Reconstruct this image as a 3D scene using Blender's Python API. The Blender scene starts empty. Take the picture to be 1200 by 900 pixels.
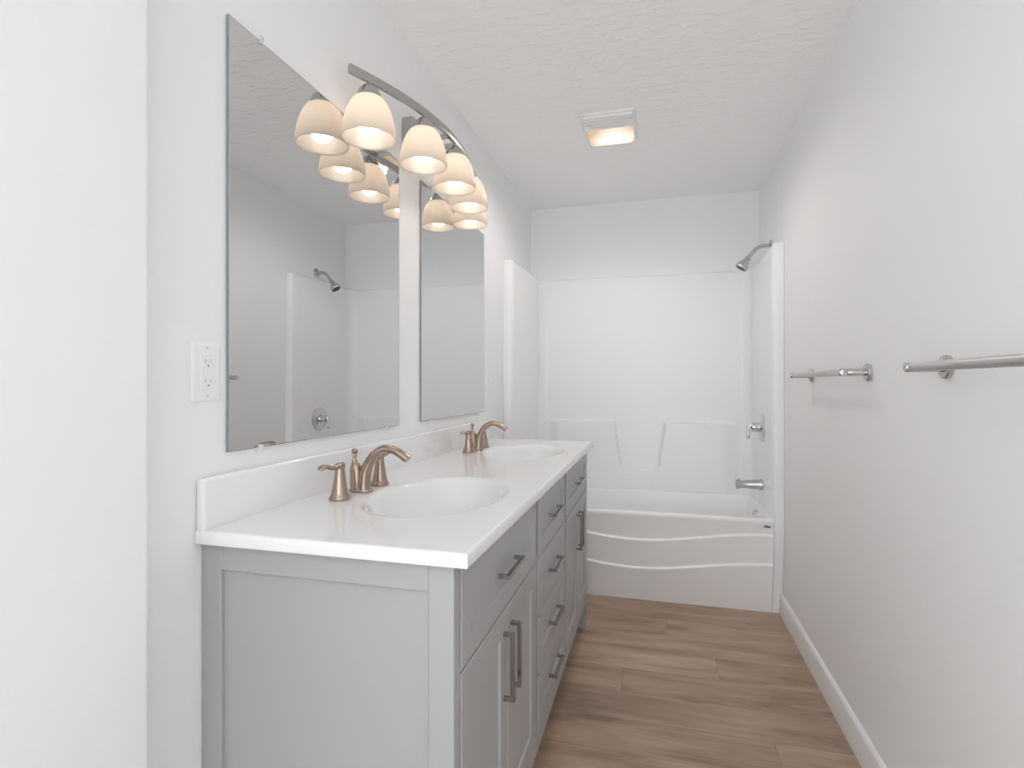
import bpy, bmesh, math, random
from mathutils import Vector, Matrix
random.seed(7)
PI = math.pi
C = bpy.context.scene.collection
SC = bpy.context.scene

# ---------------------------------------------------------------- camera, world, exposure
cam_d = bpy.data.cameras.new('camera')
cam_d.sensor_width = 36.0
cam_d.lens = 636.0 * 36.0 / 1200.0
cam_d.clip_start = 0.02
cam = bpy.data.objects.new('camera', cam_d)
C.objects.link(cam)
cam.location = (0.0, 0.0, 1.2)
cam.rotation_euler = (PI / 2, 0.0, math.atan(170.0 / 636.0))
SC.camera = cam

world = bpy.data.worlds.new('world')
SC.world = world
world.use_nodes = True
wbg = world.node_tree.nodes['Background']
wbg.inputs[0].default_value = (0.89, 0.955, 1.0, 1)
wbg.inputs[1].default_value = 2.7

BULB = 8.6           # emission of the vanity light bulbs
LENS_W = 16.0         # light the ceiling lamp throws down into the room
LENS = 1.3           # emission of the ceiling light lens
SC.view_settings.view_transform = 'Standard'
SC.view_settings.look = 'None'
SC.view_settings.gamma = 1.0
SC.view_settings.use_curve_mapping = False
SC.view_settings.exposure = 0.45
try:
    SC.cycles.max_bounces = 14
    SC.cycles.diffuse_bounces = 10
    SC.cycles.glossy_bounces = 6
    SC.cycles.transmission_bounces = 6
except Exception:
    pass

# ---------------------------------------------------------------- materials
def principled(name, col, rough=0.5, metal=0.0, spec=0.5, coat=0.0, trans=0.0, ior=None):
    m = bpy.data.materials.new(name)
    m.use_nodes = True
    b = m.node_tree.nodes['Principled BSDF']
    b.inputs['Base Color'].default_value = (*col, 1)
    b.inputs['Roughness'].default_value = rough
    b.inputs['Metallic'].default_value = metal
    b.inputs['Specular IOR Level'].default_value = spec
    b.inputs['Coat Weight'].default_value = coat
    b.inputs['Transmission Weight'].default_value = trans
    if ior: b.inputs['IOR'].default_value = ior
    return m, m.node_tree, b

def add_bump(nt, b, scale, strength, dist=0.002, detail=3.0, ramp=None, stretch=None):
    tc = nt.nodes.new('ShaderNodeTexCoord')
    n = nt.nodes.new('ShaderNodeTexNoise')
    n.inputs['Scale'].default_value = scale
    n.inputs['Detail'].default_value = detail
    src = tc.outputs['Object']
    if stretch:
        mp = nt.nodes.new('ShaderNodeMapping')
        mp.inputs['Scale'].default_value = stretch
        nt.links.new(src, mp.inputs[0]); src = mp.outputs[0]
    nt.links.new(src, n.inputs['Vector'])
    out = n.outputs[0]
    if ramp:
        r = nt.nodes.new('ShaderNodeValToRGB')
        r.color_ramp.elements[0].position = ramp[0]
        r.color_ramp.elements[1].position = ramp[1]
        nt.links.new(out, r.inputs[0]); out = r.outputs[0]
    bp = nt.nodes.new('ShaderNodeBump')
    bp.inputs['Strength'].default_value = strength
    bp.inputs['Distance'].default_value = dist
    nt.links.new(out, bp.inputs['Height'])
    nt.links.new(bp.outputs[0], b.inputs['Normal'])

M = {}
m, nt, b = principled('wall_paint', (0.87, 0.87, 0.875), 0.55, spec=0.3); add_bump(nt, b, 60, 0.05, 0.001); M['wall'] = m
m, nt, b = principled('ceiling_texture', (0.94, 0.94, 0.945), 0.6, spec=0.35)
add_bump(nt, b, 19, 0.36, 0.005, detail=6, ramp=(0.50, 0.66), stretch=(1.0, 2.3, 1.0)); M['ceiling'] = m
M['trim'] = principled('white_trim', (0.84, 0.84, 0.85), 0.3)[0]
M['gelcoat'] = principled('white_gelcoat', (0.90, 0.90, 0.90), 0.24, spec=0.32)[0]
M['marble'] = principled('white_cultured_marble', (0.84, 0.84, 0.845), 0.09, coat=0.0)[0]
m, nt, b = principled('grey_cabinet_paint', (0.385, 0.385, 0.388), 0.38); add_bump(nt, b, 120, 0.04, 0.001); M['grey'] = m
m, nt, b = principled('brushed_nickel', (0.56, 0.555, 0.55), 0.24, 1.0); M['nickel'] = m
m, nt, b = principled('dark_nickel', (0.33, 0.33, 0.33), 0.22, 1.0); M['pull'] = m
m, nt, b = principled('warm_brushed_nickel', (0.43, 0.335, 0.270), 0.25, 1.0)
add_bump(nt, b, 300, 0.03, 0.0005, stretch=(1, 1, 0.1)); M['bronze'] = m
M['fixture'] = principled('satin_nickel_fixture', (0.50, 0.49, 0.475), 0.24, 1.0)[0]
M['satin'] = principled('satin_metal', (0.60, 0.60, 0.60), 0.42, 1.0)[0]
M['chrome'] = principled('chrome', (0.70, 0.70, 0.71), 0.12, 1.0)[0]
M['mirror'] = principled('mirror_glass', (0.745, 0.75, 0.75), 0.0, 1.0)[0]
M['mirror_edge'] = principled('mirror_glass_edge', (0.27, 0.28, 0.28), 0.2)[0]
M['clip'] = principled('clear_plastic', (0.93, 0.93, 0.93), 0.2, trans=0.25, ior=1.3)[0]
M['plastic'] = principled('white_plastic', (0.86, 0.86, 0.86), 0.28)[0]
M['slot'] = principled('dark_slot', (0.30, 0.30, 0.30), 0.5)[0]
M['led'] = principled('white_screw', (0.68, 0.68, 0.68), 0.35, 0.0)[0]
M['rubber'] = principled('dark_rubber', (0.08, 0.08, 0.08), 0.5)[0]
M['label'] = principled('grey_label', (0.16, 0.16, 0.165), 0.35)[0]

def emission(name, col, s):
    m = bpy.data.materials.new(name); m.use_nodes = True
    nt = m.node_tree; nt.nodes.clear()
    o = nt.nodes.new('ShaderNodeOutputMaterial'); e = nt.nodes.new('ShaderNodeEmission')
    e.inputs[0].default_value = (*col, 1); e.inputs[1].default_value = s
    nt.links.new(e.outputs[0], o.inputs[0]); return m
def lamp_light(name, loc, watts, col, size, angle=170):
    l = bpy.data.lights.new(name, 'SPOT'); l.energy = watts; l.color = col
    l.shadow_soft_size = size; l.spot_size = math.radians(angle); l.spot_blend = 0.6
    o = bpy.data.objects.new(name, l); C.objects.link(o); o.location = loc; return o
M['bulb'] = emission('lit_bulb', (1.0, 0.885, 0.765), BULB)

def glass_shade():
    m = bpy.data.materials.new('frosted_white_glass'); m.use_nodes = True
    nt = m.node_tree; nt.nodes.clear()
    o = nt.nodes.new('ShaderNodeOutputMaterial')
    d = nt.nodes.new('ShaderNodeBsdfDiffuse'); d.inputs[0].default_value = (0.42, 0.40, 0.37, 1)
    t = nt.nodes.new('ShaderNodeBsdfTranslucent'); t.inputs[0].default_value = (0.90, 0.84, 0.78, 1)
    g = nt.nodes.new('ShaderNodeBsdfGlossy'); g.inputs[1].default_value = 0.25
    a = nt.nodes.new('ShaderNodeMixShader'); a.inputs[0].default_value = 0.52
    c = nt.nodes.new('ShaderNodeMixShader'); c.inputs[0].default_value = 0.04
    nt.links.new(d.outputs[0], a.inputs[1]); nt.links.new(t.outputs[0], a.inputs[2])
    nt.links.new(a.outputs[0], c.inputs[1]); nt.links.new(g.outputs[0], c.inputs[2])
    nt.links.new(c.outputs[0], o.inputs[0]); return m
M['shade'] = glass_shade()

def lens_mat():      # prismatic lens, its lamp sits off centre behind it
    m = bpy.data.materials.new('lit_fan_lens'); m.use_nodes = True
    nt = m.node_tree; nt.nodes.clear()
    o = nt.nodes.new('ShaderNodeOutputMaterial'); e = nt.nodes.new('ShaderNodeEmission')
    tc = nt.nodes.new('ShaderNodeTexCoord')
    vm = nt.nodes.new('ShaderNodeVectorMath'); vm.operation = 'DISTANCE'
    vm.inputs[1].default_value = (0.02, 0.085, -0.03)
    nt.links.new(tc.outputs['Object'], vm.inputs[0])
    r = nt.nodes.new('ShaderNodeValToRGB')
    r.color_ramp.elements[0].position = 0.02; r.color_ramp.elements[0].color = (1.0, 0.92, 0.80, 1)
    r.color_ramp.elements[1].position = 0.13; r.color_ramp.elements[1].color = (0.42, 0.30, 0.20, 1)
    nt.links.new(vm.outputs['Value'], r.inputs[0])
    nt.links.new(r.outputs[0], e.inputs[0]); e.inputs[1].default_value = LENS
    nt.links.new(e.outputs[0], o.inputs[0]); return m
M['lens'] = lens_mat()

def floor_mat():
    ROW = 0.18
    m, nt, b = principled('oak_vinyl_planks', (0.3, 0.22, 0.17), 0.42, spec=0.35)
    N = nt.nodes.new; L = nt.links.new
    tc = N('ShaderNodeTexCoord')
    br = N('ShaderNodeTexBrick')
    br.offset = 0.0; br.offset_frequency = 2; br.squash = 1.0
    br.inputs['Color1'].default_value = (0, 0, 0, 1); br.inputs['Color2'].default_value = (1, 1, 1, 1)
    br.inputs['Mortar'].default_value = (0.5, 0.5, 0.5, 1)
    br.inputs['Scale'].default_value = 1.0
    br.inputs['Mortar Size'].default_value = 0.0012
    br.inputs['Mortar Smooth'].default_value = 0.1
    br.inputs['Bias'].default_value = 0.0
    br.inputs['Brick Width'].default_value = 1.22
    br.inputs['Row Height'].default_value = ROW
    sx = N('ShaderNodeSeparateXYZ'); L(tc.outputs['Object'], sx.inputs[0])
    dv = N('ShaderNodeMath'); dv.operation = 'DIVIDE'; dv.inputs[1].default_value = ROW; L(sx.outputs['Y'], dv.inputs[0])
    fl = N('ShaderNodeMath'); fl.operation = 'FLOOR'; L(dv.outputs[0], fl.inputs[0])
    wn = N('ShaderNodeTexWhiteNoise'); wn.noise_dimensions = '1D'; L(fl.outputs[0], wn.inputs['W'])
    sh = N('ShaderNodeMath'); sh.operation = 'MULTIPLY_ADD'; sh.inputs[1].default_value = 1.22; L(wn.outputs['Value'], sh.inputs[0]); L(sx.outputs['X'], sh.inputs[2])
    cb = N('ShaderNodeCombineXYZ'); L(sh.outputs[0], cb.inputs['X']); L(sx.outputs['Y'], cb.inputs['Y'])
    L(cb.outputs[0], br.inputs['Vector'])
    # shift the grain of every plank by its own value
    sc_ = N('ShaderNodeVectorMath'); sc_.operation = 'MULTIPLY'; sc_.inputs[1].default_value = (7.0, 13.0, 5.0)
    L(br.outputs['Color'], sc_.inputs[0])
    ad = N('ShaderNodeVectorMath'); ad.operation = 'ADD'
    L(tc.outputs['Object'], ad.inputs[0]); L(sc_.outputs[0], ad.inputs[1])
    mp = N('ShaderNodeMapping'); mp.inputs['Scale'].default_value = (1.0, 5.5, 1.0)
    L(ad.outputs[0], mp.inputs[0])
    n1 = N('ShaderNodeTexNoise'); n1.inputs['Scale'].default_value = 2.2; n1.inputs['Detail'].default_value = 9
    n1.inputs['Roughness'].default_value = 0.55; n1.inputs['Distortion'].default_value = 0.45
    L(mp.outputs[0], n1.inputs['Vector'])
    mp2 = N('ShaderNodeMapping'); mp2.inputs['Scale'].default_value = (2.2, 70.0, 1.0)
    L(ad.outputs[0], mp2.inputs[0])
    n2 = N('ShaderNodeTexNoise'); n2.inputs['Scale'].default_value = 2.0; n2.inputs['Detail'].default_value = 4
    L(mp2.outputs[0], n2.inputs['Vector'])
    r = N('ShaderNodeValToRGB')
    e = r.color_ramp.elements
    e[0].position = 0.30; e[0].color = (0.25, 0.170, 0.120, 1)
    e[1].position = 0.68; e[1].color = (0.52, 0.375, 0.27, 1)
    e2 = e.new(0.47); e2.color = (0.41, 0.288, 0.205, 1)
    L(n1.outputs[0], r.inputs[0])
    mr = N('ShaderNodeMapRange'); mr.inputs[3].default_value = 0.86; mr.inputs[4].default_value = 1.14
    L(br.outputs['Color'], mr.inputs[0])
    mg = N('ShaderNodeMapRange'); mg.inputs[1].default_value = 0.3; mg.inputs[2].default_value = 0.7
    mg.inputs[3].default_value = 0.93; mg.inputs[4].default_value = 1.06
    L(n2.outputs[0], mg.inputs[0])
    mu = N('ShaderNodeMath'); mu.operation = 'MULTIPLY'; L(mr.outputs[0], mu.inputs[0]); L(mg.outputs[0], mu.inputs[1])
    # knots
    mp3 = N('ShaderNodeMapping'); mp3.inputs['Scale'].default_value = (1.7, 6.0, 1.0)
    L(ad.outputs[0], mp3.inputs[0])
    vo = N('ShaderNodeTexVoronoi'); vo.inputs['Scale'].default_value = 1.5
    L(mp3.outputs[0], vo.inputs['Vector'])
    mk = N('ShaderNodeMapRange'); mk.inputs[1].default_value = 0.01; mk.inputs[2].default_value = 0.13
    mk.inputs[3].default_value = 0.52; mk.inputs[4].default_value = 1.0
    L(vo.outputs['Distance'], mk.inputs[0])
    mu2 = N('ShaderNodeMath'); mu2.operation = 'MULTIPLY'; L(mu.outputs[0], mu2.inputs[0]); L(mk.outputs[0], mu2.inputs[1])
    # seam
    ms = N('ShaderNodeMapRange'); ms.inputs[3].default_value = 1.0; ms.inputs[4].default_value = 0.62
    L(br.outputs['Fac'], ms.inputs[0])
    mu3 = N('ShaderNodeMath'); mu3.operation = 'MULTIPLY'; L(mu2.outputs[0], mu3.inputs[0]); L(ms.outputs[0], mu3.inputs[1])
    vm = N('ShaderNodeVectorMath'); vm.operation = 'SCALE'
    L(r.outputs[0], vm.inputs[0]); L(mu3.outputs[0], vm.inputs['Scale'])
    L(vm.outputs[0], b.inputs['Base Color'])
    bp = N('ShaderNodeBump'); bp.inputs['Strength'].default_value = 0.12; bp.inputs['Distance'].default_value = 0.001
    L(mu3.outputs[0], bp.inputs['Height']); L(bp.outputs[0], b.inputs['Normal'])
    return m
M['floor'] = floor_mat()

# ---------------------------------------------------------------- helpers
ORIG = {}            # world origin of every thing
def thing(name, label, cat, loc=(0, 0, 0), group=None):
    o = bpy.data.objects.new(name, None)
    o.empty_display_size = 0.05
    C.objects.link(o); o.location = loc
    o['label'] = label; o['category'] = cat
    if group: o['group'] = group
    ORIG[o] = Vector(loc)
    return o

def obj(name, bm, mat, parent=None, smooth=True, bevel=0.0, bseg=2, angle=35, label=None, mats=None):
    """bm is in world coordinates; it is moved into the frame of its thing"""
    org = ORIG[parent] if parent is not None else Vector((0, 0, 0))
    if org.length > 0: bmesh.ops.translate(bm, verts=bm.verts, vec=-org)
    bmesh.ops.recalc_face_normals(bm, faces=bm.faces)
    me = bpy.data.meshes.new(name)
    bm.to_mesh(me); bm.free()
    for p in me.polygons: p.use_smooth = smooth
    if smooth:
        try: me.set_sharp_from_angle(angle=math.radians(angle))
        except Exception: pass
    me.materials.append(M[mat])
    for x in (mats or []): me.materials.append(M[x])
    o = bpy.data.objects.new(name, me)
    C.objects.link(o)
    if bevel > 0:
        md = o.modifiers.new('bevel', 'BEVEL'); md.width = bevel; md.segments = bseg
        md.limit_method = 'ANGLE'; md.angle_limit = math.radians(40)
        md.harden_normals = False
    if parent is not None:
        o.parent = parent
    ORIG[o] = org
    if label: o['label'] = label
    return o

def structure(name, bm, mat, **k):
    o = obj(name, bm, mat, **k); o['kind'] = 'structure'; return o

def dup(root, loc, label, group=None):
    r = root.copy(); C.objects.link(r); r.location = loc; r['label'] = label
    if group: r['group'] = group
    for ch in list(root.children):
        c = ch.copy(); C.objects.link(c); c.parent = r
        for g in list(ch.children):
            d = g.copy(); C.objects.link(d); d.parent = c
    return r

def BM(): return bmesh.new()

def box(bm, x0, x1, y0, y1, z0, z1):
    v = [bm.verts.new((x, y, z)) for x in (x0, x1) for y in (y0, y1) for z in (z0, z1)]
    for f in ((0, 1, 3, 2), (4, 6, 7, 5), (0, 4, 5, 1), (2, 3, 7, 6), (0, 2, 6, 4), (1, 5, 7, 3)):
        bm.faces.new([v[i] for i in f])
    return bm

def prism(bm, poly, z0, z1):
    a = [bm.verts.new((x, y, z0)) for x, y in poly]
    c = [bm.verts.new((x, y, z1)) for x, y in poly]
    n = len(poly)
    for i in range(n):
        bm.faces.new((a[i], a[(i + 1) % n], c[(i + 1) % n], c[i]))
    bm.faces.new(a[::-1]); bm.faces.new(c)
    return bm

def extrude_x(bm, poly, x0, x1):
    a = [bm.verts.new((x0, y, z)) for y, z in poly]
    c = [bm.verts.new((x1, y, z)) for y, z in poly]
    n = len(poly)
    for i in range(n): bm.faces.new((a[i], a[(i + 1) % n], c[(i + 1) % n], c[i]))
    bm.faces.new(a[::-1]); bm.faces.new(c)
    return bm

def loft(bm, rings, closed=True, cap0=False, cap1=False):
    R = [[bm.verts.new(p) for p in r] for r in rings]
    n = len(R[0])
    for a, c in zip(R, R[1:]):
        for i in range(n if closed else n - 1):
            j = (i + 1) % n
            bm.faces.new((a[i], a[j], c[j], c[i]))
    if cap0: bm.faces.new(R[0][::-1])
    if cap1: bm.faces.new(R[-1])
    return R

def frame_of(axis):
    z = Vector(axis).normalized()
    x = z.orthogonal().normalized()
    if abs(z.z) > 0.99: x = Vector((1, 0, 0))
    y = z.cross(x).normalized(); x = y.cross(z).normalized()
    return x, y, z

def lathe(bm, prof, center=(0, 0, 0), axis=(0, 0, 1), seg=32, cap0=True, cap1=True):
    """prof: list of (radius, distance along axis)"""
    x, y, z = frame_of(axis); c = Vector(center)
    rings = []
    for r, h in prof:
        r = max(r, 1e-4)
        rings.append([c + z * h + (x * math.cos(2 * PI * i / seg) + y * math.sin(2 * PI * i / seg)) * r for i in range(seg)])
    loft(bm, rings, True, cap0, cap1)
    return bm

def smooth_path(pts, n=6):
    """Catmull-Rom through the points (any dimension tuples)"""
    out = []
    P = [tuple(p) for p in pts]
    P = [tuple(2 * a - b for a, b in zip(P[0], P[1]))] + P + [tuple(2 * a - b for a, b in zip(P[-1], P[-2]))]
    for k in range(1, len(P) - 2):
        p0, p1, p2, p3 = P[k - 1:k + 3]
        for i in range(n):
            t = i / n
            out.append(tuple(0.5 * (2 * b + (c - a) * t + (2 * a - 5 * b + 4 * c - d) * t * t + (3 * b - a - 3 * c + d) * t ** 3)
                             for a, b, c, d in zip(p0, p1, p2, p3)))
    out.append(P[-2])
    return out

def tube(bm, pts, rad, seg=16, squash=None, up=(0, 0, 1), cap=True):
    """sweep; rad a number or list; squash multiplies the radius along 'up'"""
    pts = [Vector(p) for p in pts]; n = len(pts)
    rings = []
    for i, p in enumerate(pts):
        t = (pts[min(i + 1, n - 1)] - pts[max(i - 1, 0)]).normalized()
        s = t.cross(Vector(up))
        if s.length < 1e-4: s = t.cross(Vector((0, 1, 0)))
        s.normalize(); u = s.cross(t).normalized()
        r = rad[i] if isinstance(rad, (list, tuple)) else rad
        q = (squash[i] if isinstance(squash, (list, tuple)) else squash) if squash else 1.0
        rings.append([p + (s * math.cos(2 * PI * k / seg) + u * q * math.sin(2 * PI * k / seg)) * r for k in range(seg)])
    loft(bm, rings, True, cap, cap)
    return bm

def sphere(bm, c, r, u=20, v=12):
    bmesh.ops.create_uvsphere(bm, u_segments=u, v_segments=v, radius=r, matrix=Matrix.Translation(c)); return bm

def sstep(a, b, x):
    t = min(1, max(0, (x - a) / (b - a))); return t * t * (3 - 2 * t)

# ---------------------------------------------------------------- room shell
XL, XR, YB, H = -0.868, 0.632, 3.77, 2.44
XN, YC = -0.800, 0.7067         # nearer the camera the left wall stands out a little; it ends at YC
YE = -2.3
DY0, DY1, DYR, DZ = -2.0, -0.25, -1.55, 2.25  # wide unseen openings added in both side walls behind the camera for daylight
structure('floor', box(BM(), XL - 0.12, XR + 0.12, YE, YB + 0.12, -0.1, 0.0), 'floor', smooth=False)
structure('ceiling', box(BM(), XL - 0.12, XR + 0.12, YE, YB + 0.12, H, H + 0.1), 'ceiling', smooth=False)
structure('wall_right', extrude_x(BM(), [(YE, 0), (DY0, 0), (DY0, DZ), (DYR, DZ), (DYR, 0), (YB + 0.12, 0), (YB + 0.12, H), (YE, H)], XR, XR + 0.12), 'wall', smooth=False)
bm = BM(); bmf = [(XL - 0.12, 0), (-0.72, 0), (-0.72, 2.25), (0.50, 2.25), (0.50, 0), (XR + 0.12, 0), (XR + 0.12, H), (XL - 0.12, H)]  # front wall has an unseen opening, added to throw light onto the apron
va = [bm.verts.new((x, YE - 0.1, z)) for x, z in bmf]; vb = [bm.verts.new((x, YE, z)) for x, z in bmf]
for i in range(8): bm.faces.new((va[i], va[(i + 1) % 8], vb[(i + 1) % 8], vb[i]))
bm.faces.new(va[::-1]); bm.faces.new(vb)
structure('wall_front', bm, 'wall', smooth=False)
CW = 0.06
structure('trim_1', extrude_x(BM(), [(DY0 - CW, 0), (DY0, 0), (DY0, DZ), (DYR, DZ), (DYR, 0), (DYR + CW, 0), (DYR + CW, DZ + CW), (DY0 - CW, DZ + CW)], XR - 0.012, XR - 0.0005), 'trim', smooth=False, bevel=0.003)  # casing around the added right-hand opening
structure('wall_back', box(BM(), XL - 0.12, XR, YB, YB + 0.12, 0, H), 'wall', smooth=False)
rc = 0.012                      # bullnose of the corner
corner = [(XN - rc + rc * math.cos(a), YC - rc + rc * math.sin(a)) for a in [i * PI / 2 / 6 for i in range(7)]]
structure('wall_left', prism(BM(), [(XL - 0.12, YB), (XL, YB)] + [(XL, YC)] + corner[::-1] + [(XN, DY1), (XL - 0.12, DY1)], 0, H), 'wall')
structure('wall_entry', extrude_x(BM(), [(YE, 0), (DY0, 0), (DY0, DZ), (DY1, DZ), (DY1, H), (YE, H)], XL - 0.12, XN), 'wall', smooth=False)

def baseboard(name, pts_profile, run):
    bm = BM(); run(bm, pts_profile); return structure(name, bm, 'trim')
BBP = [(0.0, 0.0), (0.014, 0.0), (0.014, 0.088), (0.011, 0.098), (0.005, 0.106), (0.0, 0.108)]
bm = BM(); loft(bm, [[(XR - d, y, z) for d, z in BBP] for y in (DYR + CW, 3.10)], True, True, True)
structure('baseboard_right', bm, 'trim', angle=20)
bm = BM(); loft(bm, [[(XL + d, y, z) for d, z in BBP] for y in (2.712, 3.10)], True, True, True)
structure('baseboard_left', bm, 'trim', angle=20)
bm = BM(); loft(bm, [[(XN + d, y, z) for d, z in BBP] for y in (DY1, YC)], True, True, True)
structure('baseboard_near', bm, 'trim', angle=20)

# ---------------------------------------------------------------- one-piece bathtub and shower unit
tub = thing('bathtub_shower', 'white one-piece bathtub with tall shower walls filling the far end of the room', 'bathtub', (-0.118, 3.4, 0))
TX0, TX1, TY0, TY1, TZ, ST = -0.815, 0.577, 3.045, 3.742, 0.50, 1.925
RC = 0.060
# plan path of the inside of the shower walls, from the left front flange to the right one
path = [(XL + 0.001, TY0 + 0.004), (XL + 0.012, TY0 + 0.001), (XL + 0.03, TY0), (TX0 - 0.012, TY0), (TX0 - 0.004, TY0 + 0.002), (TX0, TY0 + 0.009)]
path += [(TX0 + 0.018 * i / 14, TY0 + 0.02 + (TY1 - RC - TY0 - 0.02) * i / 14) for i in range(1, 14)]
xl, xr = TX0 + 0.018, TX1
for i in range(9):
    a = i / 8 * PI / 2
    path.append((xl + RC - RC * math.cos(a), TY1 - RC + RC * math.sin(a)))
nb = 170
path += [(xl + RC + (xr - RC - xl - RC) * i / nb, TY1) for i in range(1, nb)]
for i in range(9):
    a = i / 8 * PI / 2
    path.append((xr - RC + RC * math.sin(a), TY1 - RC + RC * math.cos(a)))
path += [(xr, TY1 - RC - (TY1 - RC - TY0 - 0.02) * i / 14) for i in range(1, 14)]
path += [(TX1, TY0 + 0.009), (TX1 + 0.004, TY0 + 0.002), (TX1 + 0.012, TY0), (XR - 0.03, TY0), (XR - 0.012, TY0 + 0.001), (XR - 0.001, TY0 + 0.004)]

def ledge(x, z):
    """how far the moulded lower part of the back wall stands out: shelves left and right of a U recess"""
    zt = 0.950
    s = 1 - sstep(zt - 0.012, zt, z)
    if z > zt: return 0.0
    k = (z - 0.61) / (zt - 0.61)
    kk = max(0, min(1, k))
    l, r = -0.235 - 0.05 * kk, 0.012 + 0.045 * kk
    # rounded lower corners of the recess
    rad = 0.06
    dz = z - 0.605
    dx = min(x - l, r - x)
    if dx > rad: d = dz
    elif dz > rad: d = dx
    else: d = rad - math.hypot(rad - dx, rad - dz)
    return 0.042 * s * (1 - sstep(-0.004, 0.014, d)) * sstep(TX0 + 0.018 + RC, TX0 + 0.10 + RC, x) * sstep(-(TX1 - RC), -(TX1 - RC - 0.11), -x)

def outer_pt(x, y):
    return (XL + 0.001 if x < TX0 + 0.03 else (XR - 0.001 if x > TX1 - 0.02 else x), YB - 0.001 if y > TY1 - 0.03 else y)
zs = [0.0, 0.12, 0.25, 0.40]
z = 0.49
while z < 1.0: zs.append(z); z += 0.0075
zs += [1.02 + 0.1 * i for i in range(9)] + [ST - 0.012, ST - 0.004]
rings = []
for z in zs:
    rings.append([(x, y - (ledge(x, z) if y > TY1 - 0.001 else 0) + (0.060 * (1 - z / 0.46) if z < 0.46 and y < TY0 + 0.012 else 0), z) for x, y in path])
def out(x, y, d):
    ox, oy = outer_pt(x, y)
    return (x + max(-d, min(d, ox - x)), y + max(-d, min(d, oy - y)))
rings.append([(*out(x, y, 0.004), ST) for x, y in path])
rings.append([(*outer_pt(x, y), ST + 0.001) for x, y in path])
bm = BM(); loft(bm, rings, False)
obj('shower_wall', bm, 'gelcoat', tub, angle=50)

# basin with its rim
def rrect(x0, x1, y0, y1, r, n=10):
    pts = []
    for cx, cy, a0 in ((x1 - r, y1 - r, 0), (x0 + r, y1 - r, 90), (x0 + r, y0 + r, 180), (x1 - r, y0 + r, 270)):
        for i in range(n + 1):
            a = math.radians(a0 + 90 * i / n)
            pts.append((cx + r * math.cos(a), cy + r * math.sin(a)))
    return pts
bx0, bx1, by0, by1 = TX0 + 0.055, TX1 - 0.025, TY0 + 0.065, TY1 - 0.075
lv = [(TX0 - 0.0, TX1 + 0.0, TY0 + 0.012, TY1 - 0.0, 0.004, TZ),
      (bx0 - 0.010, bx1 + 0.008, by0 - 0.010, by1 + 0.010, 0.085, TZ),
      (bx0 - 0.003, bx1 + 0.002, by0 - 0.003, by1 + 0.003, 0.085, TZ - 0.003),
      (bx0, bx1, by0, by1, 0.085, TZ - 0.012),
      (bx0 + 0.03, bx1 - 0.008, by0 + 0.008, by1 - 0.008, 0.09, TZ - 0.10),
      (bx0 + 0.10, bx1 - 0.03, by0 + 0.02, by1 - 0.02, 0.10, TZ - 0.25),
      (bx0 + 0.16, bx1 - 0.05, by0 + 0.04, by1 - 0.04, 0.11, TZ - 0.345),
      (bx0 + 0.22, bx1 - 0.09, by0 + 0.08, by1 - 0.08, 0.11, TZ - 0.375),
      (bx0 + 0.30, bx1 - 0.16, by0 + 0.16, by1 - 0.16, 0.08, TZ - 0.38)]
bm = BM()
loft(bm, [[(x, y, z) for x, y in rrect(a, b_, c, d, r)] for a, b_, c, d, r, z in lv], True, False, True)
obj('basin', bm, 'gelcoat', tub, angle=60)

# apron: two wavy mouldings
def wave(x):
    return 0.345 + 0.0345 * (1 - math.cos(PI * min(1.05, abs(x + 0.118) / 0.69)))
def apron_y(x, z):
    c1 = wave(x); c2 = c1 - 0.157
    L = 0.010
    if z > c1 + L: return 3.043 + 0.012 * ((0.485 - z) / (0.485 - c1 - L))
    if z > c1: return 3.046 + 0.009 * sstep(c1, c1 + L, z)
    if z > c2 + L: return 3.046 + 0.017 * ((c1 - z) / (c1 - c2 - L))
    if z > c2: return 3.054 + 0.009 * sstep(c2, c2 + L, z)
    return 3.054 + 0.050 * ((c2 - z) / c2)
bm = BM()
cols = []
nx = 72
for i in range(nx + 1):
    x = (TX0 - 0.003) + (TX1 + 0.003 - TX0 + 0.003) * i / nx
    c1 = wave(x); c2 = c1 - 0.157; L = 0.010
    zz = [0.0, c2 * 0.33, c2 * 0.66, c2 - 0.004, c2, c2 + L * .25, c2 + L * .5, c2 + L * .75, c2 + L, c2 + L + 0.005]
    zz += [c2 + L + 0.005 + (c1 - c2 - L - 0.009) * k / 4 for k in range(1, 4)]
    zz += [c1 - 0.004, c1, c1 + L * .25, c1 + L * .5, c1 + L * .75, c1 + L, c1 + L + 0.005, (c1 + L + 0.478) / 2, 0.478]
    col = [(x, apron_y(x, z), z) for z in zz]
    col += [(x, 3.0425, 0.488), (x, 3.045, 0.4945), (x, 3.051, 0.499), (x, 3.058, 0.5003), (x, 3.075, 0.5003)]
    cols.append(col)
loft(bm, cols, False)
obj('apron', bm, 'gelcoat', tub, angle=60)
# overflow plate, drain and maker's label are parts of the tub
bm = BM(); lathe(bm, [(0.031, 0), (0.031, 0.004), (0.029, 0.012), (0.022, 0.018), (0.012, 0.020), (0.008, 0.024), (0.0, 0.025)], (bx1 - 0.004, 3.345, 0.455), (-1, -0.12, 0.05), 28)
obj('overflow_plate', bm, 'chrome', tub, label='chrome overflow plate')
bm = BM(); lathe(bm, [(0.036, 0), (0.036, 0.003), (0.030, 0.005), (0.012, 0.004), (0.0, 0.0045)], (0.30, 3.39, TZ - 0.381), (0, 0, 1), 28)
obj('drain', bm, 'chrome', tub, label='chrome drain')
bm = BM()
lp = [(-0.024, -0.002), (-0.018, -0.0075), (0.0, -0.0085), (0.016, -0.0065), (0.025, 0.001), (0.018, 0.006), (0.0, 0.0085), (-0.018, 0.006)]
ca, sa = math.cos(-0.10), math.sin(-0.10)
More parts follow.
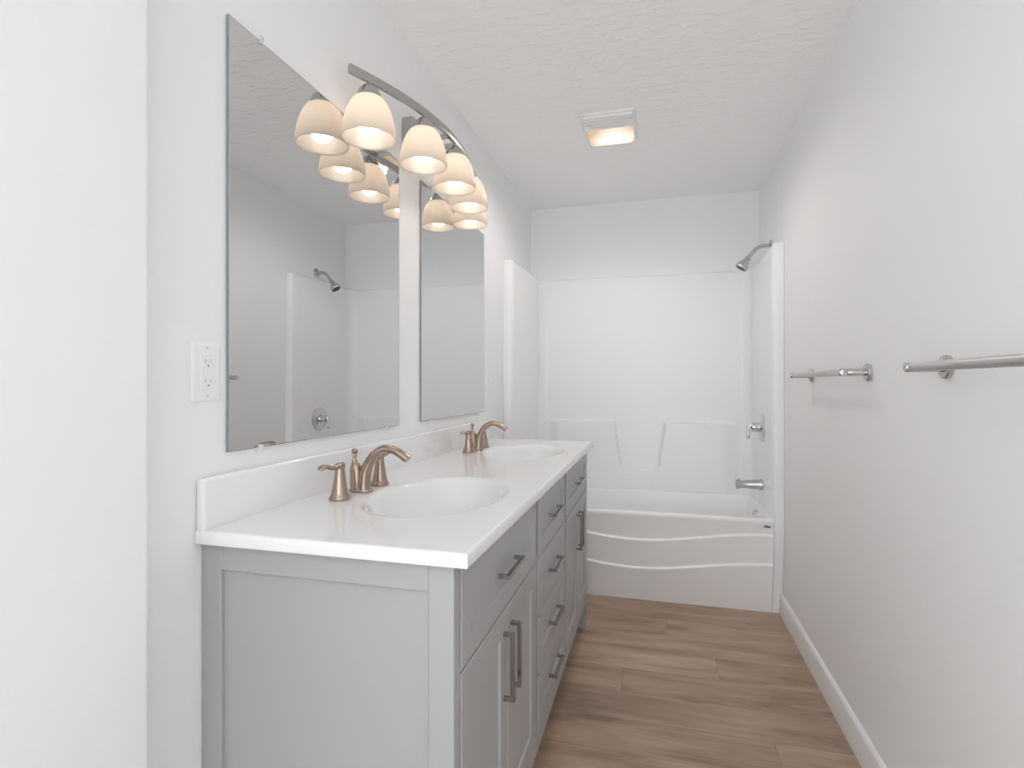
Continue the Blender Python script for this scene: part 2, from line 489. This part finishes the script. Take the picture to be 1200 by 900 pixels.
P2 = [(0.549 + 0.75 * (a * ca - c * sa), 0.463 + 0.75 * (a * sa + c * ca)) for a, c in lp]
loft(bm, [[(x, apron_y(x, z) + 0.001, z) for x, z in P2], [(x, apron_y(x, z) - 0.002, z) for x, z in P2]], True, True, True)
obj('maker_label', bm, 'label', tub, label='small dark oval label')

# ---------------------------------------------------------------- vanity cabinet
CX0, CXF, CY0, CY1, CZ0, CZ1 = XL + 0.002, -0.341, 0.875, 2.70, 0.115, 0.886
FX = -0.335            # face of doors and drawers
van = thing('vanity_cabinet', 'long grey double-sink vanity cabinet with shaker doors and drawers along the left wall', 'cabinet', (-0.6, 1.7875, 0))
bm = BM(); loft(bm, [[(a, c, z) for a, c in ((CX0 + d, CY0 + 0.029 + d), (CXF - 0.019 - d, CY0 + 0.029 + d), (CXF - 0.019 - d, CY1 - 0.029 - d), (CX0 + d, CY1 - 0.029 - d))]
          for d, z in ((0, CZ0 + 0.015), (0, CZ1), (0.008, CZ1), (0.008, CZ0 + 0.025))], True, True, True)
obj('carcass', bm, 'grey', van, smooth=False)
bays = [(0.905, 1.52), (1.555, 2.02), (2.055, 2.67)]
bm = BM()
for a, c in ((1.52, 1.555), (2.02, 2.055)): box(bm, CXF - 0.018, CXF, a, c, CZ0, CZ1)
for a, c in bays:
    box(bm, CXF - 0.018, CXF, a, c, 0.868, CZ1)
    box(bm, CXF - 0.018, CXF, a, c, CZ0, 0.178)
    box(bm, CXF - 0.018, CXF, a, c, 0.678, 0.694)
obj('face_frame', bm, 'grey', van, smooth=False, bevel=0.0008, bseg=1)
for ya, yb, yp in ((CY0, CY0 + 0.0285, CY0 + 0.009), (CY1 - 0.0285, CY1, CY1 - 0.009)):
    bm = BM()
    box(bm, CX0, CX0 + 0.046, ya, yb, CZ0, CZ1)
    box(bm, CXF - 0.043, CXF + 0.004, ya, yb, CZ0, CZ1)
    box(bm, CX0 + 0.046, CXF - 0.043, ya, yb, 0.838, CZ1)
    box(bm, CX0 + 0.046, CXF - 0.043, ya, yb, CZ0, 0.19)
    box(bm, CX0 + 0.040, CXF - 0.040, min(yp, (ya + yb) / 2), max(yp, (ya + yb) / 2), 0.18, 0.845)
    obj('side_panel', bm, 'grey', van, smooth=False, bevel=0.0012, bseg=1)
for x0 in (CX0, CXF - 0.043):
    for y0 in (CY0, CY1 - 0.046):
        bm = BM(); rings = []
        for z, k in ((CZ0 + 0.001, 0.0), (0.06, 0.001), (0.0, 0.005)):
            rings.append([(x0 + k, y0 + k, z), (x0 + 0.046 - k, y0 + k, z), (x0 + 0.046 - k, y0 + 0.046 - k, z), (x0 + k, y0 + 0.046 - k, z)])
        loft(bm, rings, True, True, True)
        obj('leg', bm, 'grey', van, smooth=False, bevel=0.001, bseg=1)

def shaker(y0, y1, z0, z1, fr=0.053, rec=0.012, bev=0.008):
    bm = BM()
    def R(x, d): return [(x, y0 + d, z0 + d), (x, y1 - d, z0 + d), (x, y1 - d, z1 - d), (x, y0 + d, z1 - d)]
    loft(bm, [R(CXF, 0), R(FX - 0.002, 0), R(FX, 0.002), R(FX, fr), R(FX - rec * 0.85, fr + bev * 0.8), R(FX - rec, fr + bev)], True, True, True)
    return bm

def pull(parent, y, z, length, vertical):
    """square bar pull on two feet"""
    bm = BM()
    h = length / 2; t = 0.0048; xo = FX + 0.026
    def P(x, s, w):  # x outwards, s along the bar, w across
        return (x, y + w, z + s) if vertical else (x, y + s, z + w)
    def bar(xa, xb, sa, sb, wa, wb):
        a = P(xa, sa, wa); c = P(xb, sb, wb)
        box(bm, min(a[0], c[0]), max(a[0], c[0]), min(a[1], c[1]), max(a[1], c[1]), min(a[2], c[2]), max(a[2], c[2]))
    bar(xo - 2 * t, xo, -h, h, -t, t)
    for s in (-1, 1):
        bar(FX - 0.001, xo - 2 * t + 0.0003, s * (h - 0.0002), s * (h - 2 * t), -t, t)
    return obj('handle', bm, 'pull', parent, smooth=False, bevel=0.0011, bseg=2, label='dark nickel bar pull')

G = 0.0025
for i, (a, c) in enumerate(bays):
    top = obj('drawer', shaker(a + G, c - G, 0.690, 0.872), 'grey', van, smooth=False)
    pull(top, (a + c) / 2, 0.778, 0.145, False)
    if i == 1:
        for k in range(3):
            z1 = 0.684 - 0.17 * k
            d = obj('drawer', shaker(a + G, c - G, z1 - 0.165, z1), 'grey', van, smooth=False)
            pull(d, (a + c) / 2, z1 - 0.083, 0.145, False)
    else:
        mid = (a + c) / 2
        for s, (y0, y1) in ((1, (a + G, mid - 0.0015)), (-1, (mid + 0.0015, c - G))):
            d = obj('door', shaker(y0, y1, 0.174, 0.684), 'grey', van, smooth=False)
            pull(d, mid - s * 0.031, 0.562, 0.155, True)

# ---------------------------------------------------------------- vanity top with two moulded bowls
KX0, KX1, KY0, KY1, KZ0, KZ1 = XL + 0.001, -0.3065, 0.859, 2.713, 0.888, 0.915
top = thing('countertop', 'glossy white double-bowl vanity top with backsplash on the grey cabinet', 'countertop', (-0.6, 1.786, KZ0))
SINKS = [(-0.549, 1.315), (-0.549, 2.245)]
AX, AY = 0.180, 0.262
ins = 0.006
bm = BM()
ysplit = (SINKS[0][1] + SINKS[1][1]) / 2
for (cx, cy), (y0, y1) in zip(SINKS, ((KY0 + ins, ysplit), (ysplit, KY1 - ins))):
    x0, x1 = KX0 + 0.001, KX1 - ins
    angs = sorted([2 * PI * i / 120 for i in range(120)] + [math.atan2(y - cy, x - cx) % (2 * PI) for x in (x0, x1) for y in (y0, y1)])
    ro, ri = [], []
    for a in angs:
        dx, dy = math.cos(a), math.sin(a)
        t = min((x1 - cx) / dx if dx > 1e-9 else 9, (x0 - cx) / dx if dx < -1e-9 else 9,
                (y1 - cy) / dy if dy > 1e-9 else 9, (y0 - cy) / dy if dy < -1e-9 else 9)
        ro.append((cx + dx * t, cy + dy * t, KZ1))
        e = 1 / math.sqrt((dx / AX) ** 2 + (dy / AY) ** 2)
        ri.append((cx + dx * e, cy + dy * e, KZ1))
    loft(bm, [ro, ri], True)
def KR(d, z): return [(KX0 + 0.001, KY0 + d, z), (KX1 - d, KY0 + d, z), (KX1 - d, KY1 - d, z), (KX0 + 0.001, KY1 - d, z)]
loft(bm, [KR(ins, KZ1), KR(0.0025, KZ1 - 0.0012), KR(0.0006, KZ1 - 0.0035), KR(0, KZ1 - 0.007), KR(0, KZ0 + 0.004), KR(0.0012, KZ0 + 0.0012), KR(0.004, KZ0)], True, False, False)
obj('counter', bm, 'marble', top, angle=30)
BOWL = [(1.0, 0.0), (0.985, -0.0003), (0.965, -0.0012), (0.945, -0.0026), (0.925, -0.0044), (0.905, -0.0068), (0.888, -0.0100), (0.872, -0.0150), (0.856, -0.022),
        (0.830, -0.037), (0.79, -0.058), (0.73, -0.082), (0.64, -0.105), (0.52, -0.121), (0.36, -0.130), (0.2, -0.133), (0.095, -0.134)]
for cx, cy in SINKS:
    bm = BM()
    loft(bm, [[(cx + AX * t * math.cos(a), cy + AY * t * math.sin(a), KZ1 + z) for a in [2 * PI * i / 96 for i in range(96)]] for t, z in BOWL], True, False, True)
    bw = obj('sink_bowl', bm, 'marble', top, angle=70)
    bm = BM(); lathe(bm, [(0.024, 0), (0.024, 0.003), (0.019, 0.0045), (0.016, 0.003), (0.0, 0.004)], (cx, cy, KZ1 - 0.1345), (0, 0, 1), 28)
    obj('drain', bm, 'bronze', bw, label='nickel drain')
bm = BM(); box(bm, KX0 + 0.001, KX0 + 0.020, KY0, KY1, KZ1 - 0.004, 1.016)
obj('backsplash', bm, 'marble', top, bevel=0.007, bseg=4, smooth=True)

# ---------------------------------------------------------------- faucets
def make_faucet(cy, label):
    z0 = KZ1 + 0.0004
    cx = -0.757
    f = thing('faucet', label, 'faucet', (cx, cy, z0), 'widespread faucets on the vanity top')
    # body: one oval foot, a post behind and the spout leaning out of it in front
    bm = BM()
    prof = [(1.0, 0.0), (1.06, 0.0015), (1.06, 0.005), (0.97, 0.008)]
    loft(bm, [[(cx + 0.0315 * t * math.cos(a), cy + 0.0205 * t * math.sin(a), z0 + h) for a in [2 * PI * i / 32 for i in range(32)]] for t, h in prof], True, True, True)
    obj('foot', bm, 'bronze', f, angle=50)
    bm = BM()
    post = [(-0.0120, 0.004, 0.0180), (-0.0125, 0.025, 0.0175), (-0.0145, 0.050, 0.0163), (-0.0160, 0.064, 0.0145), (-0.0175, 0.073, 0.0108), (-0.0185, 0.078, 0.0075)]
    tube(bm, [(cx + a, cy, z0 + h) for a, h, r in smooth_path(post, 4)], [r for a, h, r in smooth_path(post, 4)], 24, up=(0, 1, 0))
    obj('post', bm, 'bronze', f, angle=50)
    bm = BM()
    ctl = [(cx + 0.008, z0 + 0.004, 0.0190), (cx + 0.009, z0 + 0.025, 0.0175), (cx + 0.013, z0 + 0.050, 0.0162), (cx + 0.023, z0 + 0.075, 0.0150), (cx + 0.042, z0 + 0.100, 0.0142), (cx + 0.068, z0 + 0.1145, 0.0138),
           (cx + 0.096, z0 + 0.1125, 0.0138), (cx + 0.119, z0 + 0.101, 0.0142), (cx + 0.135, z0 + 0.0895, 0.0146)]
    sp = smooth_path(ctl, 6)
    q = [1.0 - 0.25 * sstep(8, 36, i) for i in range(len(sp))]
    tube(bm, [(x, cy, z) for x, z, r in sp], [r * k for (x, z, r), k in zip(sp, q)], 24, squash=[1 / k for k in q], up=(0, 1, 0))
    obj('spout', bm, 'bronze', f, angle=60)
    # lift rod with knob
    bm = BM()
    xr_ = cx - 0.019
    lathe(bm, [(0.0075, 0.074), (0.0068, 0.082), (0.0040, 0.086), (0.0040, 0.091), (0.0062, 0.094), (0.0050, 0.098), (0.0068, 0.102), (0.0085, 0.1055), (0.0085, 0.109), (0.0055, 0.1125), (0.0, 0.1135)], (xr_, cy, z0), (0, 0, 1), 20)
    obj('lift_rod', bm, 'bronze', f, angle=40)
    for s in (-1, 1):
        hy = cy + s * 0.1
        bm = BM()
        lathe(bm, [(0.0250, 0), (0.0262, 0.002), (0.0262, 0.005), (0.0235, 0.0085), (0.0205, 0.016), (0.0170, 0.034), (0.0142, 0.052), (0.0125, 0.063), (0.0130, 0.066),
                   (0.0118, 0.069), (0.0112, 0.074), (0.0128, 0.080), (0.0115, 0.087), (0.006, 0.090), (0.0, 0.091)], (cx, hy, z0), (0, 0, 1), 28)
        hd = obj('handle', bm, 'bronze', f, angle=40)
        bm = BM()
        ctl = [(-0.015, 0.086, 0.0060, 0.8), (-0.006, 0.083, 0.0095, 0.7), (0.008, 0.0825, 0.0100, 0.62), (0.024, 0.0805, 0.0078, 0.70), (0.040, 0.0830, 0.0075, 0.72), (0.056, 0.0880, 0.0088, 0.62), (0.070, 0.0890, 0.0098, 0.55), (0.080, 0.0855, 0.0075, 0.55), (0.083, 0.0840, 0.003, 0.6)]
        sp = smooth_path(ctl, 5)
        tube(bm, [(cx, hy + s * a, z0 + h) for a, h, r, q in sp], [r for a, h, r, q in sp], 16, squash=[q for a, h, r, q in sp])
        obj('lever', bm, 'bronze', hd, angle=60)
    return f
f1 = make_faucet(1.285, 'warm brushed nickel faucet with two levers at the nearer sink bowl')
dup(f1, (-0.757, 2.235, KZ1 + 0.0004), 'warm brushed nickel faucet with two levers at the farther sink bowl')

# ---------------------------------------------------------------- mirrors
def make_mirror(y0, label):
    w, z0, z1 = 0.772, 1.058, 1.970
    r = thing('wall_mirror', label, 'mirror', (XL, y0 + w / 2, z0), 'frameless mirrors over the vanity')
    xa, xb = XL + 0.0015, XL + 0.0075
    bm = BM(); box(bm, xa, xb - 0.0002, y0, y0 + w, z0, z1)
    o = obj('backing_edge', bm, 'mirror_edge', r, smooth=False, label='dark glass edge')
    bm = BM()
    def R(x, d): return [(x, y0 + d, z0 + d), (x, y0 + w - d, z0 + d), (x, y0 + w - d, z1 - d), (x, y0 + d, z1 - d)]
    loft(bm, [R(xb - 0.0003, 0.0008), R(xb, 0.0016)], True, True, True)
    obj('glass', bm, 'mirror', r, smooth=False)
    for yy in (y0 + 0.094, y0 + w - 0.094):
        for zz, s in ((z0, -1), (z1, 1)):
            bm = BM()
            box(bm, XL + 0.0005, XL + 0.0115, yy - 0.006, yy + 0.006, min(zz, zz + s * 0.011) + (0.0003 if s > 0 else 0), max(zz, zz + s * 0.011) - (0.0003 if s < 0 else 0))
            box(bm, xb + 0.0004, XL + 0.0115, yy - 0.006, yy + 0.006, min(zz, zz - s * 0.006), max(zz, zz - s * 0.006))
            lathe(bm, [(0.0035, 0), (0.0035, 0.0015), (0.0, 0.002)], (XL + 0.0115, yy, zz + s * 0.007), (1, 0, 0), 12)
            obj('clip', bm, 'clip', r, smooth=False, bevel=0.0008, bseg=1, label='clear plastic mirror clip')
    return r
mr1 = make_mirror(0.938, 'tall frameless wall mirror nearer the camera, beside the white outlet')
dup(mr1, (XL, 1.893 + 0.386, 1.058), 'tall frameless wall mirror farther along, nearer the bathtub')

# ---------------------------------------------------------------- five-lamp vanity light
FY, FXC, FR, FZ = 1.805, -0.692, 0.99, 2.062
lamp = thing('vanity_light', 'curved nickel vanity light with five glowing white bell shades above the mirrors', 'wall lamp', (XL, FY, 2.06))
bm = BM()
def plate(x, d): return [(x, FY + a, 2.085 + c) for a, c in [(p[0], p[1]) for p in rrect(-0.058 + d, 0.058 - d, -0.058 + d, 0.058 - d, 0.010, 4)]]
loft(bm, [plate(XL + 0.0006, 0), plate(XL + 0.036, 0), plate(XL + 0.042, 0.004), plate(XL + 0.044, 0.010)], True, True, True)
obj('backplate', bm, 'fixture', lamp, angle=30)
def barx(y): return FXC - (y - FY) ** 2 / (2 * FR)
bm = BM()
box(bm, XL + 0.042, FXC - 0.003, FY - 0.045, FY - 0.030, FZ - 0.006, FZ + 0.008)
box(bm, XL + 0.042, FXC - 0.003, FY + 0.030, FY + 0.045, FZ - 0.006, FZ + 0.008)
obj('arm', bm, 'fixture', lamp, smooth=False, bevel=0.0015)
bm = BM(); rings = []
for i in range(61):
    y = FY - 0.488 + 0.976 * i / 60
    x = barx(y); t = Vector((-(y - FY) / FR, 1, 0)).normalized(); n = Vector((t.y, -t.x, 0))
    p = Vector((x, y, FZ))
    rings.append([tuple(p + n * a + Vector((0, 0, c))) for a, c in ((0.005, -0.012), (0.006, -0.010), (0.006, 0.011), (0.005, 0.013), (-0.005, 0.013), (-0.006, 0.011), (-0.006, -0.010), (-0.005, -0.012))])
loft(bm, rings, True, True, True)
obj('bar', bm, 'fixture', lamp, angle=30)
for k in range(-2, 3):
    y = FY + 0.2150 * k; x = barx(y); zt = FZ - 0.012
    bm = BM(); lathe(bm, [(0.0045, 0.002), (0.0045, -0.007), (0.010, -0.008), (0.019, -0.0125), (0.027, -0.021), (0.032, -0.032), (0.0345, -0.043), (0.0345, -0.047), (0.031, -0.048)], (x, y, zt), (0, 0, 1), 32)
    obj('socket_cup', bm, 'fixture', lamp, angle=40)
    zs_ = zt - 0.0435
    prof = [(0.031, 0.0), (0.039, -0.0035), (0.0475, -0.012), (0.0560, -0.027), (0.0640, -0.047), (0.0700, -0.068), (0.0735, -0.087), (0.0748, -0.101), (0.0742, -0.113), (0.0728, -0.1165)]
    inner = [(r - 0.004, h) for r, h in reversed(prof[1:-1])] 
    pr = smooth_path(prof, 3) + smooth_path(inner, 3)
    bm = BM(); lathe(bm, pr, (x, y, zs_), (0, 0, 1), 40, cap0=False, cap1=False)
    sh = obj('lamp_shade', bm, 'shade', lamp, angle=60, label='glowing frosted white glass bell shade')
    bm = BM(); lathe(bm, [(0.013, -0.006), (0.0135, -0.022), (0.018, -0.034), (0.026, -0.049), (0.0315, -0.066), (0.032, -0.077), (0.029, -0.091), (0.021, -0.101), (0.011, -0.1065), (0.0, -0.108)], (x, y, zs_), (0, 0, 1), 24, cap0=True, cap1=False)
    obj('bulb', bm, 'bulb', sh, angle=60, label='lit white bulb')

# ---------------------------------------------------------------- ceiling fan with light
fx0, fx1, fy0, fy1 = -0.345, -0.095, 2.485, 2.805
fan = thing('ceiling_fan_light', 'white ribbed exhaust fan with warm lit lens on the ceiling', 'ceiling light', ((fx0 + fx1) / 2, (fy0 + fy1) / 2, H))
bm = BM()
loft(bm, [[(x, y, z) for x, y in rrect(fx0 + d, fx1 - d, fy0 + d, fy1 - d, 0.010, 5)] for d, z in ((0, H - 0.0005), (0, H - 0.008), (0.003, H - 0.012), (0.008, H - 0.013))], True, True, True)
n = 5
for i in range(n):
    y = fy0 + 0.014 + i * 0.028
    loft(bm, [[(fx0 + 0.012, y, H - 0.012), (fx1 - 0.012, y, H - 0.012)], [(fx0 + 0.012, y + 0.002, H - 0.021), (fx1 - 0.012, y + 0.002, H - 0.021)],
              [(fx0 + 0.012, y + 0.011, H - 0.021), (fx1 - 0.012, y + 0.011, H - 0.021)], [(fx0 + 0.012, y + 0.013, H - 0.012), (fx1 - 0.012, y + 0.013, H - 0.012)]], False)
obj('grille', bm, 'plastic', fan, angle=30)
bm = BM()
loft(bm, [[(x, y, z) for x, y in rrect(fx0 + 0.016 + d, fx1 - 0.016 - d, fy0 + 0.152 + d, fy1 - 0.014 - d, 0.02, 5)] for d, z in ((0, H - 0.0125), (0.0, H - 0.020), (0.006, H - 0.028), (0.016, H - 0.032), (0.035, H - 0.034))], True, True, True)
obj('lens', bm, 'lens', fan, angle=50, label='warm glowing lens')
lamp_light('ceiling_lamp_light', ((fx0 + fx1) / 2, fy1 - 0.10, H - 0.04), LENS_W, (1.0, 0.97, 0.94), 0.06)

# ---------------------------------------------------------------- shower fittings
sw = thing('shower_fixture', 'nickel shower head on a bent arm above the right shower wall', 'shower head', (XR, 3.385, 1.995))
bm = BM(); lathe(bm, [(0.030, 0.0005), (0.030, 0.003), (0.026, 0.007), (0.014, 0.010), (0.012, 0.012)], (XR, 3.385, 1.995), (-1, 0, 0), 28)
obj('flange', bm, 'nickel', sw, angle=40)
bm = BM(); sp = smooth_path([(XR - 0.006, 3.385, 1.995), (0.60, 3.385, 1.9945), (0.572, 3.385, 1.991), (0.550, 3.385, 1.978), (0.528, 3.385, 1.953), (0.508, 3.385, 1.929)], 5)
tube(bm, sp, 0.0105, 16, up=(0, 1, 0)); obj('arm', bm, 'nickel', sw, angle=60)
ax = Vector((-0.56, 0.0, -0.83)).normalized()
bm = BM(); lathe(bm, [(0.009, -0.004), (0.016, 0.0), (0.0165, 0.010), (0.014, 0.013), (0.016, 0.020), (0.025, 0.034), (0.032, 0.048), (0.0345, 0.060), (0.0345, 0.070), (0.032, 0.0735), (0.029, 0.0735), (0.0285, 0.070)], Vector((0.510, 3.385, 1.931)), ax, 28)
hd = obj('head', bm, 'nickel', sw, angle=40)
bm = BM(); lathe(bm, [(0.0283, 0.0695), (0.0283, 0.0718), (0.020, 0.0728), (0.0, 0.0732)], Vector((0.510, 3.385, 1.931)), ax, 28)
for i in range(10):
    a = 2 * PI * i / 10
    x_, y_, z_ = frame_of(ax)
    lathe(bm, [(0.002, 0.0722), (0.0014, 0.0745)], Vector((0.510, 3.385, 1.931)) + (x_ * math.cos(a) + y_ * math.sin(a)) * 0.017, ax, 8)
obj('spray_face', bm, 'rubber', hd, angle=40, label='dark rubber spray face')

vy, vz, PX = 3.34, 0.955, TX1
vv = thing('shower_valve', 'round chrome shower valve with a lever on the right shower wall', 'shower valve', (PX, vy, vz))
bm = BM(); lathe(bm, [(0.083, 0.0004), (0.083, 0.003), (0.078, 0.008), (0.055, 0.013), (0.036, 0.015), (0.033, 0.016)], (PX, vy, vz), (-1, 0, 0), 48)
obj('escutcheon', bm, 'chrome', vv, angle=40)
bm = BM(); lathe(bm, [(0.030, 0.014), (0.029, 0.034), (0.026, 0.036), (0.026, 0.050), (0.024, 0.056), (0.014, 0.060), (0.0, 0.061)], (PX, vy, vz), (-1, 0, 0), 32)
hub = obj('hub', bm, 'chrome', vv, angle=40)
bm = BM(); ctl = [(PX - 0.045, vz + 0.012, 0.013), (PX - 0.062, vz + 0.009, 0.0115), (PX - 0.073, vz - 0.004, 0.0095), (PX - 0.075, vz - 0.028, 0.0085), (PX - 0.074, vz - 0.055, 0.0085), (PX - 0.072, vz - 0.068, 0.006)]
sp = smooth_path(ctl, 5); tube(bm, [(x, vy, z) for x, z, r in sp], [r for x, z, r in sp], 16, up=(0, 1, 0))
obj('lever', bm, 'chrome', vv, angle=60)

sz = 0.630
ts = thing('tub_spout', 'brushed nickel tub spout on the right shower wall below the valve', 'tub spout', (PX, vy, sz))
bm = BM(); lathe(bm, [(0.0300, 0.0004), (0.0300, 0.006), (0.0285, 0.012), (0.0275, 0.03), (0.0250, 0.06), (0.0230, 0.085), (0.0222, 0.105), (0.0235, 0.117), (0.0265, 0.126), (0.0285, 0.130), (0.0285, 0.136), (0.0255, 0.138), (0.020, 0.132)], (PX - 0.0015, vy, sz), (-1, 0, -0.03), 32)
obj('spout', bm, 'nickel', ts, angle=45)
bm = BM(); lathe(bm, [(0.004, 0.022), (0.004, 0.029), (0.006, 0.030), (0.006, 0.033), (0.003, 0.0345)], (PX - 0.122, vy, sz - 0.003), (0, 0, 1), 16)
obj('diverter_knob', bm, 'nickel', ts, angle=40)

# ---------------------------------------------------------------- towel bars
def make_towel_bar(yc, z, label):
    L = 0.635
    t = thing('towel_bar', label, 'towel bar', (XR, yc, z), 'towel bars on the right wall')
    xb = XR - 0.073
    bm = BM()
    tube(bm, [(xb, yc - L / 2 - 0.012, z), (xb, yc + L / 2 + 0.012, z)], 0.0104, 24)
    obj('rod', bm, 'satin', t, angle=40)
    for s in (-1, 1):
        y = yc + s * L / 2
        bm = BM(); lathe(bm, [(0.0112, 0.008), (0.0112, 0.083), (0.0100, 0.0855), (0.0, 0.086)], (XR, y, z), (-1, 0, 0), 28)
        lathe(bm, [(0.0108, -0.008), (0.0112, -0.007), (0.0112, 0.010), (0.0105, 0.0130), (0.006, 0.0140), (0.0, 0.0142)], (xb, y, z), (0, s, 0), 24)
        p = obj('post', bm, 'nickel', t, angle=40)
        bm = BM(); lathe(bm, [(0.0270, 0.0004), (0.0270, 0.009), (0.0255, 0.0115), (0.0225, 0.0125), (0.0105, 0.013)], (XR, y, z), (-1, 0, 0), 36)
        obj('flange', bm, 'nickel', p, angle=30)
    return t
tb = make_towel_bar(2.215, 1.236, 'nickel towel bar farther along the right wall, seen whole')
dup(tb, (XR, 1.112, 1.238), 'nickel towel bar nearer the camera, cut by the right edge of the photo')

# ---------------------------------------------------------------- outlets
def make_outlet(y, z, label):
    t = thing('wall_outlet', label, 'outlet', (XL, y, z), 'white wall outlets')
    bm = BM()
    def R(x, d): return [(x, y + a, z + c) for a, c in rrect(-0.0355 + d, 0.0355 - d, -0.058 + d, 0.058 - d, 0.004, 4)]
    loft(bm, [R(XL + 0.0003, 0), R(XL + 0.003, 0), R(XL + 0.0055, 0.003), R(XL + 0.006, 0.006)], True, True, True)
    obj('cover_plate', bm, 'plastic', t, angle=30)
    bm = BM()
    def S(x, d): return [(x, y + a, z + c) for a, c in rrect(-0.0165 + d, 0.0165 - d, -0.0335 + d, 0.0335 - d, 0.002, 3)]
    loft(bm, [S(XL + 0.005, 0), S(XL + 0.0078, 0), S(XL + 0.0086, 0.0012)], True, True, True)
    for k in (-1, 1):
        box(bm, XL + 0.008, XL + 0.0094, y - 0.0075, y + 0.0075, z + k * 0.0037 - 0.0024, z + k * 0.0037 + 0.0024)
    rcp = obj('receptacle', bm, 'plastic', t, smooth=False)
    for k in (-1, 1):
        bm = BM()
        zc = z + k * 0.0195 + 0.002
        box(bm, XL + 0.0080, XL + 0.0088, y - 0.0072, y - 0.0058, zc - 0.004, zc + 0.004)
        box(bm, XL + 0.0080, XL + 0.0088, y + 0.0055, y + 0.0069, zc - 0.0032, zc + 0.0032)
        lathe(bm, [(0.0024, 0.008), (0.0024, 0.0088)], (XL, y, zc - 0.0092), (1, 0, 0), 14)
        obj('slots', bm, 'slot', rcp, smooth=False, label='dark plug slots')
    for k in (-1, 1):
        bm = BM(); lathe(bm, [(0.0032, 0.0055), (0.0032, 0.0066), (0.002, 0.0072), (0.0, 0.0073)], (XL, y, z + k * 0.0475), (1, 0, 0), 16)
        obj('screw', bm, 'led', t, angle=40, label='small metal screw')
    return t
ot = make_outlet(0.884, 1.224, 'white outlet with cover plate on the left wall beside the nearer mirror')
dup(ot, (XL, 2.735, 1.205), 'white outlet on the left wall between the farther mirror and the bathtub')
